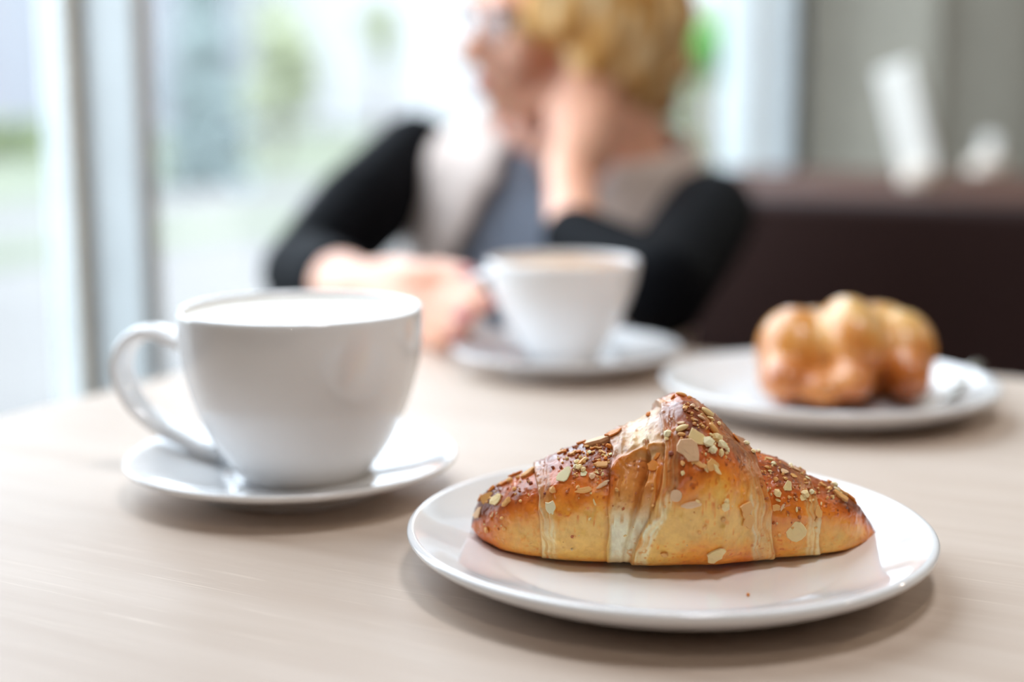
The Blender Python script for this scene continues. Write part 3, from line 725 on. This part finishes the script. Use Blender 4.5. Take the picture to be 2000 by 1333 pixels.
def crumbs():
    rg = random.Random(5); bm = bmesh.new()
    zones = [(1335, 1395, 788, 850, 90), (1090, 1195, 868, 905, 120), (1110, 1190, 900, 945, 60), (1485, 1600, 890, 985, 120), (1330, 1425, 850, 905, 70), (940, 1035, 930, 975, 70), (935, 985, 970, 1040, 25), (1590, 1670, 930, 975, 80), (1080, 1460, 950, 1080, 50), (1500, 1600, 990, 1050, 25)]
    for x0, x1, y0, y1, n in zones:
        for _ in range(int(n * .6)):
            px, py = rg.uniform(x0, x1), rg.uniform(y0, y1); loc, nor = hit(px, py)
            if loc is None: continue
            s = rg.uniform(.0003, .0008)
            r = bmesh.ops.create_icosphere(bm, subdivisions=1, radius=s)
            sc = [rg.uniform(.5, 1.4) for _ in range(3)]; q = Quaternion((rg.random(), rg.random(), rg.random(), rg.random())).normalized()
            mi = rg.choice([0, 0, 1, 2])
            for v in r['verts']:
                v.co = q @ Vector((v.co.x * sc[0], v.co.y * sc[1], v.co.z * sc[2])) + loc - Vector(cr_org) + nor * s * .3
            for f in {f for v in r['verts'] for f in v.link_faces}: f.material_index = mi
    o = from_bm('nut_crumbs', bm, NUT['tan'], cro, False); o.data.materials.append(NUT['cream']); o.data.materials.append(NUT['toast']); o['kind'] = 'stuff'
crumbs()
tag(from_bm('crumb', (lambda b: (bmesh.ops.create_icosphere(b, subdivisions=1, radius=.0007), b)[1])(bmesh.new()), NUT['orange']), 'tiny yellow crumb on the front plate before the croissant', 'crumb').location = (*G(1461, 1163, TZ + .0070)[:2], TZ + .0072)
# ------------------------------------------------------------------ the far cup, the bun, the knife
M_CREMA = Mat('cappuccino_crema').set(rough=0.5)
M_CREMA.l(M_CREMA.ramp(M_CREMA.noise(M_CREMA.coords((1, 1, 1)), 45, 3), [(0.35, (178, 128, 88)), (0.5, (206, 164, 124)), (0.62, (244, 228, 206))]), M_CREMA.b.inputs['Base Color'])
CUP2 = (0.0335, 0.936)
cup('coffee_cup', CUP2, [(.0205, .0056), (.0228, .0066), (.0244, .0095), (.0300, .0185), (.0370, .0300), (.0432, .0430), (.0478, .0560), (.0500, .0655), (.0508, .0725)],
    0.0032, .0685, M_CREMA.m, 'white cappuccino cup held by the woman, on the far saucer',
    [(.0455, .0580), (.0545, .0605), (.0630, .0572), (.0693, .0500), (.0682, .0385), (.0568, .0250), (.0418, .0172), (.0290, .0150)],
    R(158), 0.0075, 0.0034, 'coffee_foam')

def bun():
    m = Mat('glazed_bun_crust').set(rough=0.30, spec=0.5, coat=0.5, coatr=0.15, sss=0.1, ssss=0.004)
    v = m.coords((1, 1, 1)); n = m.noise(v, 34, 4, 0.55)
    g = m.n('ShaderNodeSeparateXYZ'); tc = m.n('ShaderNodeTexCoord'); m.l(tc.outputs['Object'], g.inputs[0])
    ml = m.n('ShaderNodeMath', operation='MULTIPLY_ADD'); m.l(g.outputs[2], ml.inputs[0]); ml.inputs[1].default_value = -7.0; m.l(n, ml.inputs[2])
    m.l(m.ramp(ml.outputs[0], [(0.02, (236, 188, 116)), (0.22, (224, 152, 74)), (0.42, (196, 112, 46)), (0.62, (150, 76, 26))]), m.b.inputs['Base Color'])  # paler towards the top: sheen on the dome is put into the colour
    t = tag(empty('bun', (R2[0], R2[1], TZ + .0064)), 'round glossy golden bun with deep folds, on the far plate', 'bun')
    B = Blob()
    def at(px, py, D): q = P(px, py, D); return (q.x - R2[0], q.y - R2[1], q.z - TZ - .0064)
    X, Y, Z = (1, 0, 0), (0, 1, 0), (0, 0, 1)
    s = .82 / F
    def E_(px, py, D, rx, ry, rz, roll=0.0):
        c, q = math.cos(R(roll)), math.sin(R(roll))
        B.ell(at(px, py, D), [(c, 0, q), Y, (-q, 0, c)], (rx * s, ry * s, rz * s))
    E_(1556, 692, .815, 80, 95, 94, 10)         # left lobe
    E_(1596, 662, .840, 74, 90, 62, 0)          # its top, behind
    E_(1662, 668, .802, 66, 108, 90, 10)        # middle roll
    E_(1752, 692, .822, 74, 100, 90, -12)       # right lobe
    E_(1715, 655, .835, 80, 90, 66, 0)
    E_(1650, 694, .822, 158, 98, 94, 0)         # core
    E_(1660, 738, .783, 44, 80, 44, 0)          # foot of the middle roll
    E_(1604, 756, .784, 56, 66, 34, 0)          # curled tip
    E_(1530, 738, .794, 50, 74, 46, 0)
    E_(1772, 732, .794, 44, 74, 52, 0)
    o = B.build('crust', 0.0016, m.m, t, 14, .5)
    zs = [v.co.z for v in o.data.vertices]; z0 = min(zs)
    for v in o.data.vertices:
        if v.co.z < .0003: v.co.z = .0003
bun()
def knife():
    a = P(1838, 775, .782); a.z = TZ + .0100
    b = P(1906, 712, .864); 
    d = (b - a).normalized()
    t = tag(empty('knife', a), 'slim steel knife leaning on the far plate beside the bun', 'knife')
    n = 14; path = [Vector((0, 0, 0)) + (b - a) * (i / (n - 1)) for i in range(n)]
    w_ = [.0046] * 2 + [.0042 + .0018 * i / 9 for i in range(10)] + [.0062, .0040]; th = [.0018] * 12 + [.0024, .0014]
    nrm = Vector((-.55, -.23, .80)); wide = nrm.cross(d)
    sweep('handle', path[6:], w_[6:], th[6:], tuple(wide), M_STEEL, t, 16)
    sweep('blade', path[:7], [.001, .004, .0052, .0052, .0046, .004, .0038], [.0006] * 6 + [.0012], tuple(wide), M_STEEL, t, 12)
knife()

# ------------------------------------------------------------------ the woman
def woman():
    M_SKIN = Mat('skin').set(rough=0.5, sss=0.2, ssss=0.01)
    M_SKIN.b.inputs['Subsurface Radius'].default_value = (1.0, 0.4, 0.2)
    M_SKIN.l(M_SKIN.ramp(M_SKIN.noise(M_SKIN.coords(), 18, 3), [(0.3, (222, 160, 130)), (0.7, (238, 186, 158))]), M_SKIN.b.inputs['Base Color'])
    M_BLACK = simple('black_knit', (4, 5, 9), 0.8, 0.12, 120, spec=0.08)
    M_VEST = simple('beige_vest', (212, 197, 188), 0.9, 0.06, 40, sheen=0.2)
    M_GREY = simple('grey_blue_top', (128, 138, 154), 0.85, 0.06, 60)
    M_TROUS = simple('dark_trousers', (36, 38, 46), 0.85, 0.1, 40)
    M_SHOE = simple('black_shoes', (24, 22, 22), 0.4)
    M_LIP = simple('rose_lips', (196, 104, 100), 0.4)
    M_NAIL = simple('pink_nails', (228, 150, 160), 0.25)
    M_RIM = simple('dark_glasses_rim', (40, 34, 52), 0.3)
    M_HAIR = Mat('blonde_hair').set(rough=0.45, spec=0.4)
    M_HAIR.l(M_HAIR.ramp(M_HAIR.noise(M_HAIR.coords((1, 1, .35)), 60, 4), [(0.30, (146, 92, 36)), (0.46, (230, 176, 98)), (0.64, (255, 232, 182))]), M_HAIR.b.inputs['Base Color'])

    shR, shL = P(812, 300, 1.58), P(1392, 408, 1.42)
    mid = (shR + shL) / 2
    pel = Vector((0.04, 1.60, 0.545))
    up = (mid - pel).normalized()
    wv = (shL - shR); wv = (wv - up * wv.dot(up)).normalized()
    nv = wv.cross(up).normalized()
    if nv.y > 0: nv = -nv                                    # chest normal, towards the table
    root = tag(empty('person', (pel.x, pel.y, 0.0)), 'woman with blonde hair in a beige vest and black sleeves, head leaned on her hand', 'person')
    off = Vector(root.location)
    def L(p): return Vector(p) - off
    levs = [(-.40, .150, .115, 0), (-.32, .140, .105, 0), (-.22, .136, .098, .004), (-.13, .142, .102, .010), (-.07, .148, .098, .010), (-.025, .152, .086, .004), (.01, .146, .072, 0), (.034, .122, .062, -.004), (.056, .088, .055, -.006), (.078, .062, .051, -.006)]
    la = [l[0] for l in levs]
    neck_shift = P(1172, 320, 1.47) - (mid + up * .078); neck_shift -= up * neck_shift.dot(up)
    def torso(phi, lev, o=0.0):
        a = np.interp(lev, la, [l[1] for l in levs]) + o; b = np.interp(lev, la, [l[2] for l in levs]) + o
        sh = max(0, (lev - .0) / .078) ** 1.5
        c = mid + up * lev + nv * np.interp(lev, la, [l[3] for l in levs]) + neck_shift * min(1.2, sh)
        q = .85
        cs, sn = math.cos(phi), math.sin(phi)
        return c + nv * (b * math.copysign(abs(cs) ** q, cs)) + wv * (a * math.copysign(abs(sn) ** q, sn))
    # --- head frame
    al = R(22); fw = Vector((-math.cos(al), -math.sin(al), -.06)).normalized()
    zt = (Vector((0, 0, 1)) + Vector((math.sin(al), -math.cos(al), 0)) * .12); zt = (zt - fw * zt.dot(fw)).normalized()
    sd = zt.cross(fw).normalized()                           # her left side, towards the lens
    if sd.y > 0: sd = -sd
    H = P(908, 100, 1.43) - fw * .108 + zt * .030
    def h(x, y, z): return L(H + fw * x + sd * y + zt * z)
    hx = [fw, sd, zt]
    B = Blob()
    B.ell(h(-.008, 0, .028), hx, (.096, .074, .088), 4)
    B.ell(h(.040, 0, -.010), hx, (.052, .058, .072), 4)      # face
    B.ell(h(.050, 0, -.062), hx, (.036, .040, .040), 3)      # mouth and chin mass
    B.ell(h(.066, 0, -.086), hx, (.019, .022, .016), 3)      # chin
    for y in (-1, 1):
        B.chain([h(.005, y * .056, -.040), h(.018, y * .050, -.068), h(.055, y * .022, -.088)], [.022, .018, .016])
        B.ell(h(.058, y * .036, -.030), hx, (.026, .024, .022), 3)   # cheek
        B.ell(h(.078, y * .030, .016), hx, (.018, .026, .010), 3)    # brow
        B.ell(h(-.012, y * .074, -.016), [fw, sd, zt], (.016, .007, .030), 3)   # ear
    B.chain([h(.082, 0, .010), h(.094, 0, -.018), h(.106, 0, -.034)], [.009, .010, .0115])
    for y in (-1, 1): B.ball(h(.092, y * .011, -.037), .0085)
    B.chain([h(.084, -.016, -.059), h(.0905, 0, -.057), h(.084, .016, -.059)], [.006, .008, .006])
    B.chain([h(.082, -.014, -.069), h(.0885, 0, -.070), h(.082, .014, -.069)], [.006, .008, .006])
    # --- neck and torso
    nb = mid + up * .07 + neck_shift
    B.chain([h(-.020, 0, -.035), h(-.022, 0, -.075), L(nb + up * .01), L(nb - up * .05)], [.056, .054, .056, .070])
    rings = [[L(torso(2 * math.pi * k / 36, lv, -.004)) for k in range(36)] for lv in np.linspace(-.40, .078, 26)]
    B.loft(rings)
    # --- arms
    elR, wrR = P(592, 534, 1.36), P(704, 566, 1.155)
    elL, wrL = P(1290, 598, 1.03), P(1112, 330, 1.305); mdL = P(1124, 466, 1.17)
    elL.z = max(elL.z, TZ + .040)
    B.chain([L(shR - nv * .0), L(shR.lerp(elR, .5)), L(elR), L(elR.lerp(wrR, .45)), L(wrR)], [.040, .038, .036, .033, .0235])
    B.chain([L(shL), L(shL.lerp(elL, .5)), L(elL), L(mdL), L(wrL)], [.040, .038, .034, .026, .0225])
    # --- right hand round the handle of the far cup
    def q(px, py, D): return L(P(px, py, D))
    B.chain([L(wrR), q(780, 565, 1.10)], [.024, .026]); B.chain([q(770, 556, 1.10), q(846, 548, 1.035)], [.022, .0145])
    B.chain([q(765, 585, 1.10), q(838, 600, 1.03)], [.024, .016]); B.chain([q(770, 610, 1.10), q(822, 646, 1.035)], [.021, .0135])
    for ch, rr in [([(846, 548, 1.035), (890, 556, .985), (926, 574, .950), (950, 594, .934)], (.0100, .0092, .0084, .0072)),
                   ([(842, 582, 1.03), (884, 592, .978), (920, 606, .946), (904, 620, .936)], (.0104, .0095, .0086, .0074)),
                   ([(834, 614, 1.03), (872, 630, .982), (904, 642, .956), (888, 652, .948)], (.0100, .0090, .0082, .0072)),
                   ([(824, 646, 1.035), (850, 664, 1.0), (874, 668, .985), (862, 676, .982)], (.0088, .0080, .0074, .0066)),
                   ([(762, 566, 1.10), (806, 540, 1.05), (858, 532, 1.005), (910, 536, .972)], (.0150, .0118, .0100, .0082))]:
        B.chain([q(*c) for c in ch], list(rr))
    # --- left hand, half closed under the ear
    B.chain([L(wrL), q(1140, 285, 1.345), q(1150, 238, 1.362)], [.0235, .027, .024])
    B.chain([q(1125, 250, 1.352), q(1118, 226, 1.362)], [.018, .0145]); B.chain([q(1168, 260, 1.362), q(1182, 222, 1.378)], [.018, .0135])
    for ch, rr in [([(1116, 224, 1.362), (1108, 180, 1.372), (1124, 148, 1.386), (1146, 140, 1.398)], (.0100, .0090, .0082, .0070)),
                   ([(1138, 218, 1.362), (1132, 168, 1.374), (1150, 134, 1.388), (1170, 128, 1.40)], (.0104, .0094, .0085, .0072)),
                   ([(1162, 218, 1.368), (1160, 172, 1.378), (1176, 142, 1.392), (1194, 138, 1.404)], (.0100, .0090, .0082, .0070)),
                   ([(1182, 226, 1.378), (1186, 188, 1.388), (1200, 164, 1.40), (1214, 162, 1.41)], (.0088, .0080, .0072, .0064)),
                   ([(1128, 300, 1.345), (1098, 268, 1.356), (1086, 236, 1.366), (1080, 206, 1.374)], (.0145, .0118, .0100, .0082))]:
        B.chain([q(*c) for c in ch], list(rr))
    # --- hips and legs under the table
    k2 = Vector((-.469, -.883, 0))
    feet = []
    for sgn in (-1, 1):
        hip = pel + wv * (.085 * sgn) - up * .02; hip.z = .555
        kn = hip + k2 * .46 + Vector((.883, -.469, 0)) * (.03 * sgn); kn.z = .53
        an = kn - k2 * .04; an.z = .09; feet.append((hip, kn, an))
        B.chain([L(hip), L(kn), L(an)], [.085, .058, .036]); B.chain([L(an - Vector((0, 0, .04))), L(an + k2 * .13 - Vector((0, 0, .06)))], [.034, .026])
    body = B.build('body', 0.0042, M_SKIN.m, root, 4, .5)
    # --- sleeves
    def sleeve(pts, rad):
        S = Blob(); S.chain([L(p_) for p_ in pts], rad)
        return S.build('sleeve', 0.005, M_BLACK, root, 5, .5)
    sleeve([shR.lerp(elR, .02), shR.lerp(elR, .5), elR, elR.lerp(wrR, .62)], [.049, .054, .042, .034])
    sleeve([shL.lerp(elL, .10), shL.lerp(elL, .5), elL, mdL], [.048, .044, .037, .029])
    # --- garments over the torso
    def shell(name, o, lo, hi_fn, phis, mat, thick, nl=26, smooth_it=0):
        v, f = [], []
        for k in range(nl + 1):
            for ph in phis:
                hi = hi_fn(ph); lv = lo + (hi - lo) * k / nl
                v.append(L(torso(ph, lv, o)))
        n = len(phis)
        for k in range(nl):
            for i in range(n - 1): f.append((k * n + i, k * n + i + 1, (k + 1) * n + i + 1, (k + 1) * n + i))
        ob = from_py(name, v, f, mat, root)
        s = ob.modifiers.new('t', 'SOLIDIFY'); s.thickness = thick; s.offset = 1
        return ob
    ph_all = np.linspace(-math.pi, math.pi, 73)
    shell('top', .004, -.40, lambda p_: -.035 + .080 * min(1, abs(p_ - .55) / .65), ph_all, M_GREY, .003)
    for sgn in (-1, 1):                                      # the vest is open: two fronts joined at the back
        n1, n2 = 40, 30; v, f = [], []
        for k in range(n2 + 1):
            lv = -.40 + .458 * k / n2
            g0 = np.interp(lv, [-.40, -.25, -.15, -.07, -.01, .03, .052], [.42, .40, .38, .36, .33, .36, .52] if sgn > 0 else [.60, .50, .40, .28, .16, .16, .40])
            for i in range(n1 + 1):
                ph = sgn * (g0 + (math.pi - g0) * i / n1)
                lap = math.exp(-((i / n1) / .12) ** 2) * .012          # turned-back lapel stands proud
                v.append(L(torso(ph, lv, .014 + lap)))
        n = n1 + 1
        for k in range(n2):
            for i in range(n1): f.append((k * n + i, k * n + i + 1, (k + 1) * n + i + 1, (k + 1) * n + i))
        ob = from_py('vest_front', v, f, M_VEST, root); s = ob.modifiers.new('t', 'SOLIDIFY'); s.thickness = .006; s.offset = 0
    # --- trousers and shoes
    T = Blob()
    for hip, kn, an in feet: T.chain([L(hip), L(kn), L(an)], [.092, .066, .046])
    T.build('trousers', 0.008, M_TROUS, root, 4)
    for hip, kn, an in feet:
        S = Blob(); S.chain([L(an - Vector((0, 0, .045))), L(an + k2 * .14 - Vector((0, 0, .058)))], [.042, .034]); S.build('shoe', 0.006, M_SHOE, root, 4)
    # --- hair: a wavy bob built from overlapping locks
    A = Blob(); rg = random.Random(12)
    A.ell(h(-.022, 0, .046), hx, (.100, .084, .092), 4)
    A.ell(h(-.058, 0, .000), hx, (.062, .072, .080), 4)
    for k in range(34):
        u = k / 33; side = 1 if k % 2 else -1
        an = R(40 + 140 * ((k // 2) / 16.0))                          # from temple round to the nape
        x0, y0 = .085 * math.cos(an) - .02, .086 * math.sin(an) * side
        zb = np.interp(math.degrees(an), [40, 70, 110, 150, 180], [.015, -.052, -.078, -.092, -.085]) + rg.uniform(-.012, .012)
        sw = rg.uniform(-.012, .012); r0 = rg.uniform(.016, .022)
        A.chain([h(x0 * .75, y0 * .75, .095), h(x0 * 1.02 + sw, y0 * 1.02, .05), h(x0 * 1.06 - sw, y0 * 1.08, .0), h(x0 * 1.0 + sw, y0 * 1.02, zb * .6), h(x0 * .95 - sw * 1.5, y0 * .92, zb)], [r0, r0, r0 * 1.05, r0 * .95, r0 * .6])
    for x_, z_ in ((.050, .075), (.062, .052), (.046, .032)):
        for y in (-1, 1): A.chain([h(.02, y * .03, .115), h(x_, y * .062, z_ + .02), h(x_ - .012, y * .078, z_ - .03)], [.02, .018, .012])
    A.chain([h(.03, -.03, .112), h(.075, .0, .092), h(.070, .05, .070), h(.048, .076, .030)], [.02, .018, .018, .012])
    A.build('hair', 0.0045, M_HAIR.m, root, 3, .5)
    # --- eyes, lips, glasses, nails
    for y in (-1, 1):
        bm = bmesh.new(); bmesh.ops.create_icosphere(bm, subdivisions=3, radius=.0125, matrix=Matrix.Translation(h(.0735, y * .031, .002)))
        e = from_bm('eye', bm, simple('eye_white', (222, 218, 214), 0.2, 0.01), root)
        bm = bmesh.new(); bmesh.ops.create_icosphere(bm, subdivisions=2, radius=.0066, matrix=Matrix.Translation(h(.0810, y * .031, .002)))
        from_bm('iris', bm, simple('iris', (60, 70, 76), 0.2, 0.05), e)
    Lp = Blob()
    Lp.chain([h(.086, -.015, -.0605), h(.0945, 0, -.0590), h(.086, .015, -.0605)], [.0035, .0062, .0035]); Lp.chain([h(.085, -.013, -.0675), h(.0925, 0, -.0690), h(.085, .013, -.0675)], [.0035, .0062, .0035])
    Lp.build('lips', .0018, M_LIP, root, 2)
    gl = None
    for y in (-1, 1):
        c = (.094, y * .032, .000); pts = [h(c[0] - .010 * math.cos(a) ** 2 * 0 - abs(c[1] + y * .024 * math.cos(a)) * .10, c[1] + .025 * math.cos(a), c[2] + .019 * math.sin(a)) for a in np.linspace(0, 2 * math.pi, 29)]
        r_ = sweep('glasses_rim', pts, .0022, .0016, tuple(fw), M_RIM, root, 8, cap=False)
        bm = bmesh.new(); vs = [bm.verts.new(p_) for p_ in pts[:-1]]; bm.faces.new(vs)
        bmesh.ops.solidify(bm, geom=bm.faces[:], thickness=.0012)
        from_bm('lens', bm, GLASS, r_, False)
        sweep('temple', [h(.090, y * .058, .006), h(.050, y * .076, .006), h(-.010, y * .084, .004)], .0022, .0014, tuple(zt), M_RIM, root, 8)
    sweep('bridge', [h(.092, -.008, .006), h(.098, 0, .009), h(.092, .008, .006)], .0018, .0016, tuple(zt), M_RIM, root, 8)
    for px, py, D, rr in [(908, 531, .965, 14), (902, 616, .928, 17), (886, 650, .940, 12), (950, 590, .926, 10)]:
        bm = bmesh.new(); bmesh.ops.create_icosphere(bm, subdivisions=2, radius=1)
        c = q(px, py, D); s = rr / F * D
        for v in bm.verts: v.co = Vector((v.co.x * s * 1.2, v.co.y * s * .35, v.co.z * s * .75)) + c
        from_bm('nail', bm, M_NAIL, root)
woman()
